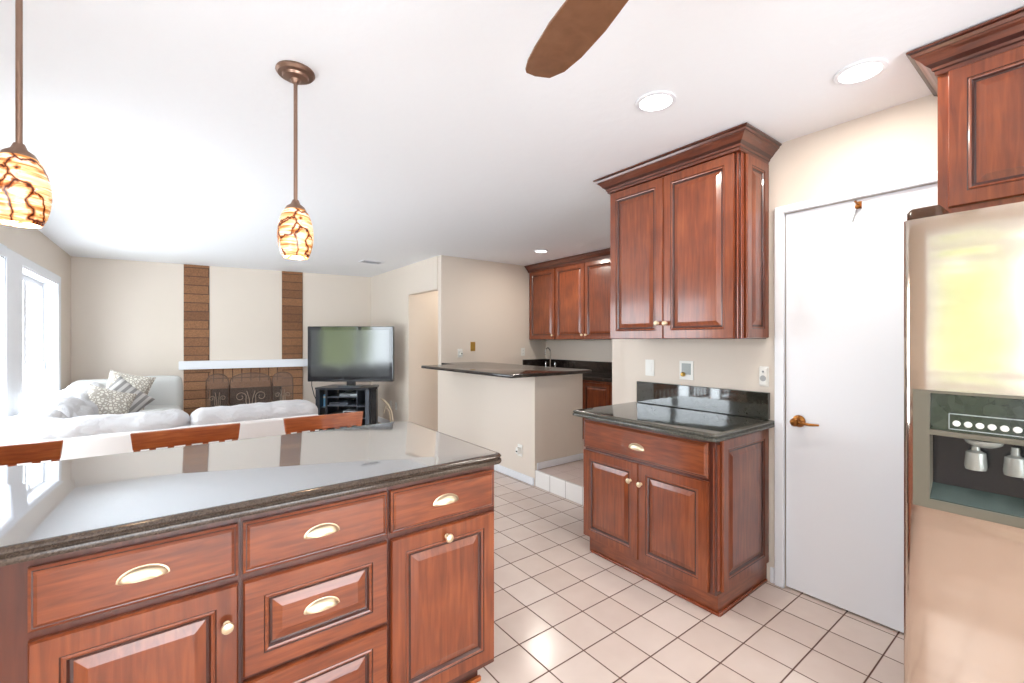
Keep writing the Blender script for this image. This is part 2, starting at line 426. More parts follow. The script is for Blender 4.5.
# fire screen: three arched panels of mesh with iron scrolls
sc = empty('fire_screen', tuple(Vector((A2.x, A2.y, 0)) + Matrix.Rotation(ANG, 3, 'Z') @ Vector((2.02, -0.26, 0))), ANG,
           'three-panel arched wrought iron mesh screen in front of the firebox', 'fire screen')
def arch(x0, x1, zb, zs, zt, n=14):
    c = (x0 + x1) / 2; r = (x1 - x0) / 2
    return [(x0, zb)] + [(c - r * math.cos(PI * k / n), zs + (zt - zs) * math.sin(PI * k / n) ** 0.6) for k in range(n + 1)] + [(x1, zb)]
for (x0, x1, zt, a) in ((-0.245, 0.285, 0.885, 0), (-0.53, -0.26, 0.885, 0.12), (0.30, 0.58, 0.885, -0.12)):
    pts = arch(x0, x1, 0.03, 0.72, zt)
    f3 = lambda p: (p[0], -0.03 - abs(a) * abs(p[0] - (x1 if a > 0 else x0)) * 0.9 if a else -0.03, p[1])
    b = MB(); b.tube([f3(p) for p in pts], 0.008, 6); b.tube([f3((x0, 0.05)), f3((x1, 0.05))], 0.007, 6)
    b.build('screen_frame', M_iron, sc, smooth=True, local=True)
    b = MB(); pp = [f3(p) for p in pts]; b.add([(x, y_ + 0.001, z) for x, y_, z in pp] + [(x, y_ - 0.001, z) for x, y_, z in pp], [tuple(range(len(pp))), tuple(range(2 * len(pp) - 1, len(pp) - 1, -1))])
    b.build('wire_mesh', M_wire, sc, local=True)
    cx = (x0 + x1) / 2; hw = (x1 - x0) / 2 * 0.8
    b = MB()
    for s_ in (-1, 1):
        k0 = (cx + s_ * hw * 0.62, 0.535); R0 = min(0.085, hw * 0.34)
        pts = [(cx + s_ * 0.01, 0.20), (cx + s_ * hw * 0.12, 0.33), (cx + s_ * hw * 0.3, 0.46)]
        pts += [(k0[0] + s_ * (R0 * (1 - k / 20)) * math.cos(2.9 - k * 0.5), k0[1] + (R0 * (1 - k / 20)) * math.sin(2.9 - k * 0.5)) for k in range(15)]
        b.tube([(f3(p)[0], f3(p)[1] - 0.008, p[1]) for p in pts], 0.005, 5)
        pts = [(cx + s_ * 0.004, 0.30), (cx + s_ * hw * 0.10, 0.50), (cx + s_ * hw * 0.25, 0.62)]
        b.tube([(f3(p)[0], f3(p)[1] - 0.008, p[1]) for p in pts], 0.005, 5)
    b.build('scroll', M_ironlight, sc, smooth=True, local=True)

# ------------------------------------------------------------------ windows
def window(n, y0, y1, z0, z1, casing=True, mullion=None):
    r = empty('window_%d' % n, (T0, (y0 + y1) / 2, z0)); tag(r, kind='structure')
    b = MB(); t = 0.012                                  # deep white jamb lining
    b.box(T0, XL + 0.012, y0, y0 + t, z0, z1); b.box(T0, XL + 0.012, y1 - t, y1, z0, z1); b.box(T0, XL + 0.012, y0 + t, y1 - t, z1 - t, z1); b.box(T0, XL + 0.03, y0 + t, y1 - t, z0, z0 + t)
    b.build('window_jamb', M_white, r)
    ys = [y0 + t, (y0 + y1) / 2, y1 - t] if mullion is None else mullion
    for a, c in zip(ys, ys[1:]):
        f = MB(); q = 0.05; x0, x1 = T0 + 0.02, T0 + 0.065
        f.box(x0, x1, a, a + q, z0 + t, z1 - t); f.box(x0, x1, c - q, c, z0 + t, z1 - t); f.box(x0, x1, a + q, c - q, z1 - t - q, z1 - t); f.box(x0, x1, a + q, c - q, z0 + t, z0 + t + q)
        fo = f.build('window_sash', M_white, r, bevel=0.004)
        MB().box(x0 + 0.02, x0 + 0.024, a + q, c - q, z0 + t + q, z1 - t - q).build('window_pane', M_glass, fo)
        MB().box(x1, x1 + 0.02, c - q * 0.75, c - q * 0.35, (z0 + z1) / 2 - 0.04, (z0 + z1) / 2 + 0.06).build('window_latch', M_silver, fo, bevel=0.003)
    return r
window(1, *WIN[0]); window(2, *WIN[1]); window(3, *WIN[2])
r = empty('window_4', (0.8, -2.7, 0.04)); tag(r, kind='structure')
for a, c in ((-0.7, 0.80), (0.80, 2.3)):
    f = MB(); q = 0.06
    f.box(a, a + q, -2.70, -2.65, 0.04, 2.12); f.box(c - q, c, -2.70, -2.65, 0.04, 2.12); f.box(a + q, c - q, -2.70, -2.65, 2.06, 2.12); f.box(a + q, c - q, -2.70, -2.65, 0.04, 0.10)
    fo = f.build('window_sash', M_white, r)
    MB().box(a + q, c - q, -2.678, -2.674, 0.10, 2.06).build('window_pane', M_glass, fo)
def casing(name, rects):
    b = MB()
    for q in rects: b.box(*q)
    return struct(b, name, M_white, bevel=0.005)
cx0, cx1 = XL + 0.0005, XL + 0.022
casing('trim_1', [(cx0, cx1, 7.262, 7.38, 0.03, 2.115), (cx0, cx1, 5.262, 5.718, 0.03, 2.115), (cx0, cx1, 3.13, 3.248, 0.03, 2.115),
                  (cx0, cx1, 5.718, 7.262, 2.032, 2.115), (cx0, cx1, 3.248, 5.262, 2.032, 2.115)])
casing('trim_2', [(cx0, cx1, -0.4, -0.302, 0.92, 2.24), (cx0, cx1, 1.002, 1.1, 0.92, 2.24), (cx0, cx1, -0.302, 1.002, 2.152, 2.24), (cx0, cx1 + 0.03, -0.302, 1.002, 0.92, 0.998)])
casing('baseboard_bar', [(2.685, 2.699, 3.215, 5.22, 0.002, 0.075)])
casing('baseboard_bar_end', [(2.722, 3.34, 3.195, 3.209, 0.151, 0.215)])
casing('baseboard_right', [(2.685, 2.699, 1.106, 1.128, 0.002, 0.09), (2.720, 2.734, 6.13, 7.68, 0.002, 0.09)])
casing('trim_3', [(2.676, 2.6995, 1.053, 1.101, 0.002, 2.117), (2.676, 2.6995, 0.244, 0.292, 0.002, 2.117), (2.676, 2.6995, 0.292, 1.053, 2.076, 2.117)])

d = empty('door_1', (2.70, 0.67, 0.0)); tag(d, kind='structure')
MB().box(2.703, 2.742, 0.295, 1.0515, 0.010, 2.0735).build('door_slab', M_white, d, bevel=0.003)
b = MB(); b.lathe([(0.0, 0), (0.030, 0), (0.033, 0.004), (0.031, 0.010), (0.014, 0.014), (0.013, 0.045), (0.020, 0.052), (0.022, 0.066), (0.016, 0.074), (0, 0.076)], (2.702, 0.985, 0.935), 'x', 20, sgn=-1)
hp = b.build('door_handle', M_antique, d, smooth=True)
MB().tube([(2.645, 0.985, 0.935), (2.640, 0.955, 0.934), (2.643, 0.915, 0.931), (2.652, 0.875, 0.934)], [0.010, 0.0085, 0.0075, 0.005], 10).build('lever', M_antique, hp, smooth=True)
b = MB(); b.box(2.694, 2.702, 0.708, 0.732, 2.025, 2.060); b.tube([(2.694, 0.72, 2.048), (2.67, 0.72, 2.045), (2.655, 0.722, 2.055)], [0.004, 0.004, 0.006], 8); b.lathe([(0, 0), (0.011, 0.004), (0.013, 0.010), (0.008, 0.017), (0, 0.018)], (2.694, 0.72, 2.034), 'x', 12, sgn=-1)
b.build('coat_hook', M_antique, d, smooth=True)
b = MB(); b.tube([(2.698, 0.73, 2.02), (2.696, 0.745, 1.965)], 0.003, 6); b.build('hook_arm', M_silver, d, smooth=True)

# ground and greenery outside
struct(MB().box(-2.6, -1.3, -1.5, 9.5, -0.129, -0.05), 'ground', M_bounce_ground)  # unseen pale slab added to bounce light up to the ceiling
struct(MB().box(2.765, 2.81, 0.292, 1.053, 0, 2.074), 'door_light_block', M_wall)  # unseen plate added behind the door to block a light leak
def hedge(x0, x1, y0, y1, h, lab):
    bm = bmesh.new(); bmesh.ops.create_cube(bm, size=1)
    bmesh.ops.subdivide_edges(bm, edges=bm.edges, cuts=14, use_grid_fill=True)
    for v in bm.verts:
        p = Vector((x0 + (x1 - x0) * (v.co.x + 0.5), y0 + (y1 - y0) * (v.co.y + 0.5), -0.13 + h * (v.co.z + 0.5)))
        nz = noise.noise_vector(p * 1.3); v.co = p + nz * 0.35
        v.co.z = max(v.co.z, -0.13)
    me = bpy.data.meshes.new('hedge'); bm.to_mesh(me); bm.free(); me.materials.append(M_leaf)
    o = bpy.data.objects.new('hedge', me); COL.objects.link(o); tag(o, kind='structure')
hedge(-7.5, -6.2, 0.4, 2.5, 3.0, '')

# ------------------------------------------------------------------ cabinetry
RAISED = [(0, 0), (0, 0.012), (0.004, 0.019), (0.050, 0.019), (0.053, 0.0165), (0.057, 0.0185), (0.062, 0.0165), (0.067, 0.010), (0.073, 0.009), (0.098, 0.0165), (0.101, 0.0165)]
RM = [0, 0, 0, 1, 0, 0, 1, 1, 0, 0]
SLAB = [(0, 0), (0, 0.012), (0.006, 0.0155), (0.009, 0.0150), (0.016, 0.0195)]
SM = [0, 0, 1, 0]
def panel(mb, P0, U, Nn, w_, h_, rings, mats, capm=0, shrink=1.0):
    P0, U, Nn = Vector(P0), Vector(U), Vector(Nn); Z = Vector((0, 0, 1)); loops = []
    for ins, d_ in rings:
        i = ins * shrink
        loops.append([tuple(P0 + U * x + Z * z + Nn * d_) for x, z in ((i, i), (w_ - i, i), (w_ - i, h_ - i), (i, h_ - i))])
    mb.loops(loops, mats, capmi=capm)
    return mb
def door(parent, name, P0, U, Nn, w_, h_, horiz=False, slab=False, shrink=1.0):
    b = MB(); panel(b, P0, U, Nn, w_, h_, SLAB if slab else RAISED, SM if slab else RM, 0, shrink)
    return b.build(name, [M_ch if horiz else M_cv, M_glaze], parent)
def knob(parent, c, ax, m, sgn=-1, s=1.0):
    b = MB(); b.lathe([(0.0, 0), (0.009 * s, 0), (0.009 * s, 0.002), (0.005 * s, 0.004), (0.005 * s, 0.014), (0.013 * s, 0.018), (0.0155 * s, 0.022), (0.014 * s, 0.027), (0.007 * s, 0.030), (0, 0.0305)], c, ax, 18, sgn=sgn)
    return b.build('knob', m, parent, smooth=True)
def cup_pull(parent, c, U, Nn, m, w_=0.104, h_=0.030):
    """half-moon cup pull with a thin flange"""
    c, U, Nn = Vector(c), Vector(U), Vector(Nn); Z = Vector((0, 0, 1)); b = MB(); nu = 16
    def prof(a):     # outline: arched top, shallow curved bottom
        x = -math.cos(a) * w_ / 2
        return x, math.sin(a) * h_, -math.sin(a) * h_ * 0.28
    rows = []
    for t, dep, sc in ((0, 0.0005, 1.0), (0, 0.003, 1.0), (0, 0.004, 0.93), (0, 0.010, 0.86), (0, 0.015, 0.70), (0, 0.018, 0.45)):
        l = []
        for k in range(nu + 1):
            x, zt, zb = prof(PI * k / nu); l.append(c + U * x * sc + Z * (zt * sc) + Nn * dep)
        for k in range(nu - 1, 0, -1):
            x, zt, zb = prof(PI * k / nu); l.append(c + U * x * sc + Z * (zb * (sc if dep < 0.004 else sc * 0.6)) + Nn * dep)
        rows.append([tuple(p) for p in l])
    b.loops(rows, 0)
    return b.build('cup_pull', m, parent, smooth=True)
CROWN = [(0.0, 2.375), (0.010, 2.375), (0.012, 2.388), (0.018, 2.392), (0.020, 2.402), (0.034, 2.414), (0.048, 2.432), (0.058, 2.440), (0.062, 2.446), (0.066, 2.446), (0.070, 2.458), (0.080, 2.462), (0.080, 2.469)]

# ---- island: three units, filler, worktop
IU, IN_, IY = (1, 0, 0), (0, -1, 0), 1.449
def island_unit(x0, x1, label, first=False, last=False):
    t = empty('island_cabinet', ((x0 + x1) / 2, 1.45, 0), 0, label, 'cabinet')
    b = MB(); b.box(x0, x1, 1.45, 2.03, 0.10, 0.898)
    if last: b.box(x1, x1 + 0.004, 1.452, 2.03, 0.10, 0.898)
    b.build('body', M_frame_shade, t)
    b = MB(); b.box(x0 + (0 if not last else 0), x1 - (0.03 if last else 0), 1.52, 2.03, 0.001, 0.099); b.build('toe_kick', M_glaze, t)
    return t
u1 = island_unit(-0.31, 0.1445, 'island cabinet nearest the left edge, drawer above a door')
u2 = island_unit(0.1455, 0.5705, 'middle island cabinet with a stack of three drawers')
u3 = island_unit(0.5715, 1.006, 'right-hand end island cabinet with a drawer over a pull-out door', last=True)
MB().box(0.56, 0.985, 1.508, 1.5195, 0.001, 0.018).build('shoe_moulding', M_stool, u3)
f = door(u1, 'drawer', (-0.261, IY, 0.724), IU, IN_, 0.400, 0.143, True, True); cup_pull(f, (-0.062, IY - 0.019, 0.788), IU, IN_, M_pewter)
f = door(u1, 'door', (-0.261, IY, 0.118), IU, IN_, 0.400, 0.584); knob(f, (0.112, IY - 0.019, 0.604), 'y', M_pewter)
f = door(u2, 'drawer', (0.151, IY, 0.724), IU, IN_, 0.414, 0.143, True, True); cup_pull(f, (0.357, IY - 0.019, 0.786), IU, IN_, M_pewter)
f = door(u2, 'drawer', (0.151, IY, 0.436), IU, IN_, 0.414, 0.265, True); cup_pull(f, (0.357, IY - 0.017, 0.560), IU, IN_, M_pewter)
f = door(u2, 'drawer', (0.151, IY, 0.118), IU, IN_, 0.414, 0.302, True); cup_pull(f, (0.357, IY - 0.017, 0.270), IU, IN_, M_pewter)
f = door(u3, 'drawer', (0.578, IY, 0.724), IU, IN_, 0.421, 0.143, True, True); cup_pull(f, (0.782, IY - 0.019, 0.788), IU, IN_, M_pewter)
f = door(u3, 'door', (0.578, IY, 0.128), IU, IN_, 0.421, 0.574); knob(f, (0.786, IY - 0.019, 0.664), 'y', M_pewter)
t = empty('island_end_cabinet', (-0.69, 1.45, 0), 0, 'plain cherry cabinet end of the island running off the left edge', 'cabinet')
b = MB(); b.box(-1.07, -0.311, 1.452, 2.03, 0.10, 0.898); b.build('body', M_frame_shade, t)
door(t, 'door', (-1.05, 1.451, 0.118), IU, IN_, 0.70, 0.74)
OG = lambda z0, z1: [(-0.016, z0), (-0.003, z0 + 0.002), (0.0, z0 + 0.009), (-0.002, z0 + 0.016), (-0.007, z0 + 0.019), (-0.006, z0 + 0.023), (-0.001, z0 + 0.028), (-0.002, z1 - 0.010), (-0.006, z1 - 0.004), (-0.014, z1 - 0.0005), (-0.022, z1)]
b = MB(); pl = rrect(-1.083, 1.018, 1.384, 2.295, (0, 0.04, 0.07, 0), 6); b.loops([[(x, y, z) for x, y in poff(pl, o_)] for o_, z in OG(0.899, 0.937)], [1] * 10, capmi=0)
tag(b.build('island_worktop', [M_island_top, M_edge_reflection], smooth=True), 'large glossy grey-brown stone worktop on the kitchen island', 'worktop')

# ---- base cabinet on the right with green granite top
RU, RN = (0, -1, 0), (-1, 0, 0)
t = empty('base_cabinet', (2.42, 1.59, 0), 0, 'cherry base cabinet with one wide drawer and two doors beside the white door', 'cabinet')
MB().box(2.141, 2.698, 1.152, 2.03, 0.101, 0.884).build('body', M_frame_shade, t)
b = MB(); b.box(2.160, 2.698, 1.150, 2.01, 0.001, 0.100); b.build('toe_kick', M_ch, t)
b = MB(); b.box(2.148, 2.1595, 1.138, 1.995, 0.001, 0.016); b.box(2.1595, 2.684, 1.138, 1.1495, 0.001, 0.016); b.build('shoe_moulding', M_edge, t, bevel=0.003)
f = door(t, 'drawer', (2.140, 2.033, 0.680), RU, RN, 0.848, 0.178, True, True); cup_pull(f, (2.121, 1.612, 0.747), RU, RN, M_pewter, 0.11, 0.032)
f = door(t, 'door', (2.140, 2.033, 0.108), RU, RN, 0.428, 0.556); knob(f, (2.121, 1.655, 0.556), 'x', M_pewter)
f = door(t, 'door', (2.140, 1.602, 0.108), RU, RN, 0.418, 0.556); knob(f, (2.121, 1.580, 0.553), 'x', M_pewter)
b = MB(); panel(b, (2.182, 1.1515, 0.112), (1, 0, 0), (0, -1, 0), 0.506, 0.762, RAISED, RM); b.build('side_panel', [M_cv, M_glaze], t)
b = MB()
for k in range(3): b.tube([(2.1385, 1.160, 0.12), (2.1385, 1.160, 0.84)], 0.004, 8) if k == 0 else b.tube([(2.150 + 0.012 * k, 1.150, 0.12), (2.150 + 0.012 * k, 1.150, 0.85)], 0.0045, 8)
b.build('corner_bead', M_edge, t, smooth=True)
b = MB(); b.loops([[(x, y, z) for x, y in poff(rrect(2.046, 2.698, 1.098, 2.066, (0.02, 0, 0, 0.02), 5), o_)] for o_, z in OG(0.885, 0.923)], [1] * 10, capmi=0)
tag(b.build('granite_worktop', [M_green, M_green_edge], smooth=True), 'dark green polished granite worktop on the base cabinet by the door', 'worktop')
tag(MB().box(2.674, 2.698, 1.130, 2.032, 0.924, 1.076).build('granite_splashback', M_green, bevel=0.003), 'dark green granite upstand against the wall above the right worktop', 'splashback')

# ---- tall upper cabinet
t = empty('wall_cabinet', (2.54, 1.585, 1.38), 0, 'tall double-door cherry wall cabinet with crown moulding above the green worktop', 'wall cabinet')
MB().box(2.391, 2.698, 1.152, 2.02, 1.381, 2.40).build('body', M_frame_shade, t)
f = door(t, 'door', (2.390, 2.022, 1.383), RU, RN, 0.413, 0.990); knob(f, (2.371, 1.642, 1.478), 'x', M_pewter)
f = door(t, 'door', (2.390, 1.606, 1.383), RU, RN, 0.430, 0.990); knob(f, (2.371, 1.584, 1.476), 'x', M_pewter)
b = MB(); panel(b, (2.432, 1.1515, 1.386), (1, 0, 0), (0, -1, 0), 0.256, 0.986, RAISED, RM); b.build('side_panel', [M_cv, M_glaze], t)
b = MB(); b.tube([(2.387, 1.163, 1.385), (2.387, 1.163, 2.372)], 0.005, 8); b.tube([(2.403, 1.150, 1.385), (2.403, 1.150, 2.372)], 0.006, 8); b.tube([(2.418, 1.150, 1.385), (2.418, 1.150, 2.372)], 0.005, 8)
b.build('corner_bead', M_edge, t, smooth=True)
b = MB(); b.slab([(2.370, 1.150), (2.698, 1.150), (2.698, 2.022), (2.370, 2.022)], CROWN, mult=[1, 0, 1, 1], mi=[0, 0, 1, 0, 1, 0, 0, 0, 1, 0, 1, 0]); b.build('crown_moulding', [M_crown, M_glaze], t)

# ---- cabinet over the refrigerator
t = empty('refrigerator_cabinet', (2.5, -0.09, 1.857), 0, 'cherry cabinet with crown moulding above the steel refrigerator', 'wall cabinet')
MB().box(2.311, 2.698, -0.55, 0.372, 1.842, 2.40).build('body', M_cv, t)
door(t, 'door', (2.310, 0.341, 1.868), RU, RN, 0.43, 0.509)
door(t, 'door', (2.310, -0.095, 1.868), RU, RN, 0.43, 0.509)
b = MB(); b.slab([(2.302, -0.55), (2.698, -0.55), (2.698, 0.366), (2.302, 0.366)], CROWN, mult=[1, 0, 1, 1], mi=[0, 0, 1, 0, 1, 0, 0, 0, 1, 0, 1, 0]); b.build('crown_moulding', [M_crown, M_glaze], t)

# ---- wet bar cabinets in the nook
ys = [5.125, 4.560, 4.006, 3.450]
t0 = empty('bar_wall_cabinet', (4.38, 4.28, 1.378), 0, 'row of cherry wall cabinet doors over the far wet bar counter', 'wall cabinet')
MB().box(4.221, 4.558, 2.90, 5.145, 1.380, 2.41).build('body', M_frame_shade, t0)
for k, yy in enumerate(ys):
    f = door(t0, 'door', (4.220, yy - 0.003, 1.384), RU, RN, 0.546, 0.990)
    knob(f, (4.201, yy - 0.52 if k in (0, 1) else yy - 0.035, 1.44), 'x', M_pewter)
b = MB(); b.slab([(4.205, 2.90), (4.558, 2.90), (4.558, 5.145), (4.205, 5.145)], CROWN, mult=[1, 0, 0, 1], mi=[0, 0, 1, 0, 1, 0, 0, 0, 1, 0, 1, 0]); b.build('crown_moulding', [M_crown, M_glaze], t0)
t = empty('bar_base_cabinet', (4.28, 4.0, 0.15), 0, 'cherry base cabinet under the far wet bar counter', 'cabinet')
MB().box(4.021, 4.558, 2.90, 5.145, 0.151, 0.888).build('body', M_cv, t)
for yy in (5.13, 4.70, 4.27, 3.84, 3.41): door(t, 'door', (4.020, yy, 0.26), RU, RN, 0.42, 0.60, shrink=0.8)
b = MB(); b.slab(rrect(3.985, 4.558, 2.90, 5.148, (0,) * 4), [(0, 0.890), (0, 0.926), (-0.004, 0.930)])
tag(b.build('bar_worktop', M_blackgran), 'dark granite counter of the wet bar under the far cabinets', 'worktop')
b = MB(); b.box(4.535, 4.558, 2.90, 5.12, 0.931, 1.085); b.box(4.095, 4.558, 5.122, 5.148, 0.931, 1.085)
tag(b.build('bar_splashback', M_blackgran), 'black granite upstand behind the far faucet', 'splashback')
t = empty('bar_faucet', (4.35, 4.82, 0.931), 0, 'slim chrome faucet with two small handles at the far wet bar', 'faucet')
b = MB(); b.box(4.325, 4.375, 4.70, 4.94, 0.931, 0.945); b.build('base_plate', M_chrome, t, bevel=0.004)
b = MB(); b.tube([(4.35, 4.82, 0.945), (4.35, 4.82, 1.20)] + [(4.35 - 0.05 + 0.05 * math.cos(a), 4.82, 1.20 + 0.06 * math.sin(a)) for a in (0.5, 1.0, 1.57, 2.2, 2.8, 3.14)] + [(4.25, 4.82, 1.16)], 0.010, 10); b.build('spout', M_chrome, t, smooth=True)
for yy in (4.72, 4.92):
    b = MB(); b.lathe([(0, 0), (0.016, 0), (0.012, 0.02), (0.008, 0.05), (0.011, 0.09), (0.006, 0.11), (0, 0.112)], (4.35, yy, 0.9455)); b.build('handle', M_chrome, t, smooth=True)

# ---- breakfast bar top on the half wall
b = MB(); pl = rrect(2.29, 3.32, 3.04, 4.80, (0.03, 0.04, 0, 0.03), 5)
b.slab(pl, [(-0.010, 1.0455), (-0.002, 1.048), (0, 1.056), (0, 1.068), (-0.003, 1.075), (-0.010, 1.078)])
b.box(2.752, 3.32, 4.78, 5.148, 1.0455, 1.078)
tag(b.build('breakfast_counter', M_blackgran, smooth=True), 'long dark stone breakfast bar top capping the beige half wall', 'worktop')

# ------------------------------------------------------------------ refrigerator
t = empty('refrigerator', (2.33, -0.06, 0), 0, 'stainless steel side-by-side refrigerator with ice and water dispenser', 'refrigerator')
MB().box(2.031, 2.668, -0.50, 0.385, 0.02, 1.765).build('body', M_standgrey, t)
def fdoor(y0, y1, z0, z1, b):
    pts = [(2.028, y1), (1.985, y1), (1.970, y1 - 0.004), (1.962, y1 - 0.013)]
    for q in (0.03, 0.15, 0.35, 0.5, 0.65, 0.85, 0.97): pts.append((1.9595 - 0.0025 * math.sin(PI * q), y1 - 0.013 + (y0 - y1 + 0.026) * q))
    pts += [(1.962, y0 + 0.013), (1.970, y0 + 0.004), (1.985, y0), (2.028, y0)]
    b.prism(pts, z0, z1)
hy0, hy1, hz0, hz1 = 0.085, 0.376, 0.828, 1.212
b = MB(); fdoor(0.022, 0.404, 0.06, hz0, b); fdoor(0.022, 0.404, hz1, 1.776, b)
b.prism([(2.028, 0.404), (1.985, 0.404), (1.970, 0.400), (1.962, 0.391), (1.9605, hy1), (2.028, hy1)], hz0 + .0002, hz1 - .0002)
b.prism([(2.028, hy0), (1.9585, hy0), (1.962, 0.035), (1.970, 0.026), (1.985, 0.022), (2.028, 0.022)], hz0 + .0002, hz1 - .0002)
b.box(2.014, 2.028, hy0 + .0005, hy1 - .0005, hz0 + .0005, hz1 - .0005)
fd = b.build('freezer_door', M_steel, t, smooth=True)
b = MB(); fdoor(-0.505, 0.014, 0.06, 1.776, b); fr = b.build('fridge_door', M_steel, t, smooth=True)
for yy, par in ((0.048, fd), (-0.012, fr)):
    b = MB(); b.tube([(1.957, yy, 0.55), (1.915, yy, 0.56), (1.905, yy, 0.62), (1.905, yy, 1.55), (1.915, yy, 1.61), (1.957, yy, 1.62)], 0.011, 10); b.build('handle', M_steel, par, smooth=True)
b = MB(); b.box(2.035, 2.16, 0.33, 0.395, 1.766, 1.786); b.slab(rrect(1.972, 2.12, 0.305, 0.398, (0.025,) * 4), [(0, 1.777), (0, 1.804), (-0.010, 1.816)])
b.build('hinge_cover', mat('bronze_brown_plastic', srgb(74, 46, 26), 0.25), t, smooth=True)
# dispenser
b = MB(); x0 = 1.957
iy0, iy1, iz0, iz1 = 0.105, 0.334, 0.858, 1.203
for q in ((hy0 + .001, hy1 - .001, hz0 + .001, iz0), (hy0 + .001, hy1 - .001, iz1, hz1 - .001), (hy0 + .001, iy0, iz0, iz1), (iy1, hy1 - .001, iz0, iz1)): b.box(x0, 2.013, q[0], q[1], q[2], q[3])
dp = b.build('dispenser', M_olive, fd, bevel=0.002) if False else b.build('dispenser_frame', M_olive, t)
MB().box(2.004, 2.0125, iy0, iy1, iz0, iz1).build('dispenser_recess', M_dark, t)
b = MB(); b.add([(1.962, iy0, 1.086), (1.962, iy1, 1.086), (1.975, iy1, iz1), (1.975, iy0, iz1), (2.003, iy0, 1.086), (2.003, iy1, 1.086), (2.003, iy1, iz1), (2.003, iy0, iz1)],
      [(0, 1, 2, 3), (4, 5, 6, 7), (0, 1, 5, 4), (3, 2, 6, 7), (0, 3, 7, 4), (1, 2, 6, 5)])
cp = b.build('control_panel', M_panelblk, t)
b = MB()
for (a, c, z0, z1) in ((0.128, 0.290, 1.092, 1.0945), (0.128, 0.290, 1.140, 1.1425), (0.288, 0.290, 1.092, 1.1425), (0.128, 0.130, 1.092, 1.1425)): b.box(1.960, 1.9665, a, c, z0, z1)
b.build('panel_outline', M_silver, cp)
for k in range(6):
    MB().lathe([(0, 0), (0.0085, 0), (0.0095, 0.004), (0.007, 0.0075), (0, 0.0085)], (1.9655, 0.272 - 0.0255 * k, 1.112), 'x', 14, sgn=-1).build('button', M_plastic, cp, smooth=True)
MB().box(1.955, 2.003, iy0, iy1, 1.068, 1.085).build('dispenser_ledge', M_olive, t, bevel=0.002)
for yy in (0.232, 0.150):
    b = MB(); b.lathe([(0.0, 0.0), (0.024, 0.002), (0.026, 0.012), (0.023, 0.055), (0.010, 0.062), (0.009, 0.085)], (1.980, yy, 0.972)); b.build('dispenser_lever', M_nozzle, t, smooth=True)
b = MB(); b.lathe([(0.045, 0), (0.042, -0.010), (0.028, -0.020), (0.0, -0.024)], (1.985, 0.215, 1.067)); 
b.v = [(min(x, 2.003), y_, z) for x, y_, z in b.v]; b.build('ice_chute', M_nozzle, t, smooth=True)
b = MB(); b.add([(1.960, iy0, 0.862), (1.960, iy1, 0.862), (2.003, iy1, 0.905), (2.003, iy0, 0.905), (1.960, iy0, 0.858), (1.960, iy1, 0.858), (2.003, iy1, 0.858), (2.003, iy0, 0.858)],
      [(0, 1, 2, 3), (4, 5, 6, 7), (0, 1, 5, 4), (3, 2, 6, 7), (0, 3, 7, 4), (1, 2, 6, 5)]); b.build('drip_tray', M_tray, t)

# ------------------------------------------------------------------ stools behind the island
def stool():
    t = empty('counter_stool', (0, 0, 0), 0, 'x', 'stool')
    b = MB(); b.add([(sx * w_, y_, z) for y_ in (-0.012, 0.012) for (sx, w_, z) in ((-1, .236, .798), (1, .236, .798), (1, .246, .887), (-1, .246, .887))],
          [(0, 1, 2, 3), (4, 5, 6, 7), (0, 1, 5, 4), (2, 3, 7, 6), (1, 2, 6, 5), (0, 3, 7, 4)]); b.build('top_rail', M_stool, t, local=True, bevel=0.003)
    b = MB(); b.box(-0.205, 0.205, -0.010, 0.010, 0.64, 0.675); b.build('lower_rail', M_stool, t, local=True, bevel=0.003)
    for x in (-0.155, -0.0775, 0, 0.0775, 0.155):
        MB().box(x - 0.014, x + 0.014, -0.006, 0.006, 0.675, 0.798).build('back_slat', M_stool, t, local=True)
    for s_ in (-1, 1):
        MB().box(s_ * 0.219 - 0.014, s_ * 0.219 + 0.014, -0.014, 0.014, 0.0, 0.798).build('leg', M_stool, t, local=True, bevel=0.003)
        MB().box(s_ * 0.219 - 0.014, s_ * 0.219 + 0.014, -0.404, -0.376, 0.0, 0.585).build('leg', M_stool, t, local=True, bevel=0.003)
        MB().box(s_ * 0.219 - 0.009, s_ * 0.219 + 0.009, -0.376, -0.014, 0.20, 0.23).build('stretcher', M_stool, t, local=True)
    b = MB(); b.slab(rrect(-0.24, 0.24, -0.43, -0.015, (0.03,) * 4), [(-0.006, 0.586), (0, 0.591), (0, 0.613), (-0.008, 0.621)]); b.build('seat', M_stool, t, local=True)
    return t
s0 = stool(); lab = ['wooden stool back rail nearest the window, left edge of the photo', 'wooden stool back rail in the middle, behind the island worktop', 'wooden stool back rail nearest the television']
for k, x in enumerate((-0.680, 0.060, 0.781)):
    q = s0 if k == 0 else copy_tree(s0)
    q.location = (x, 3.05, 0); q['label'] = lab[k]; q['group'] = 'stools along the back of the island'

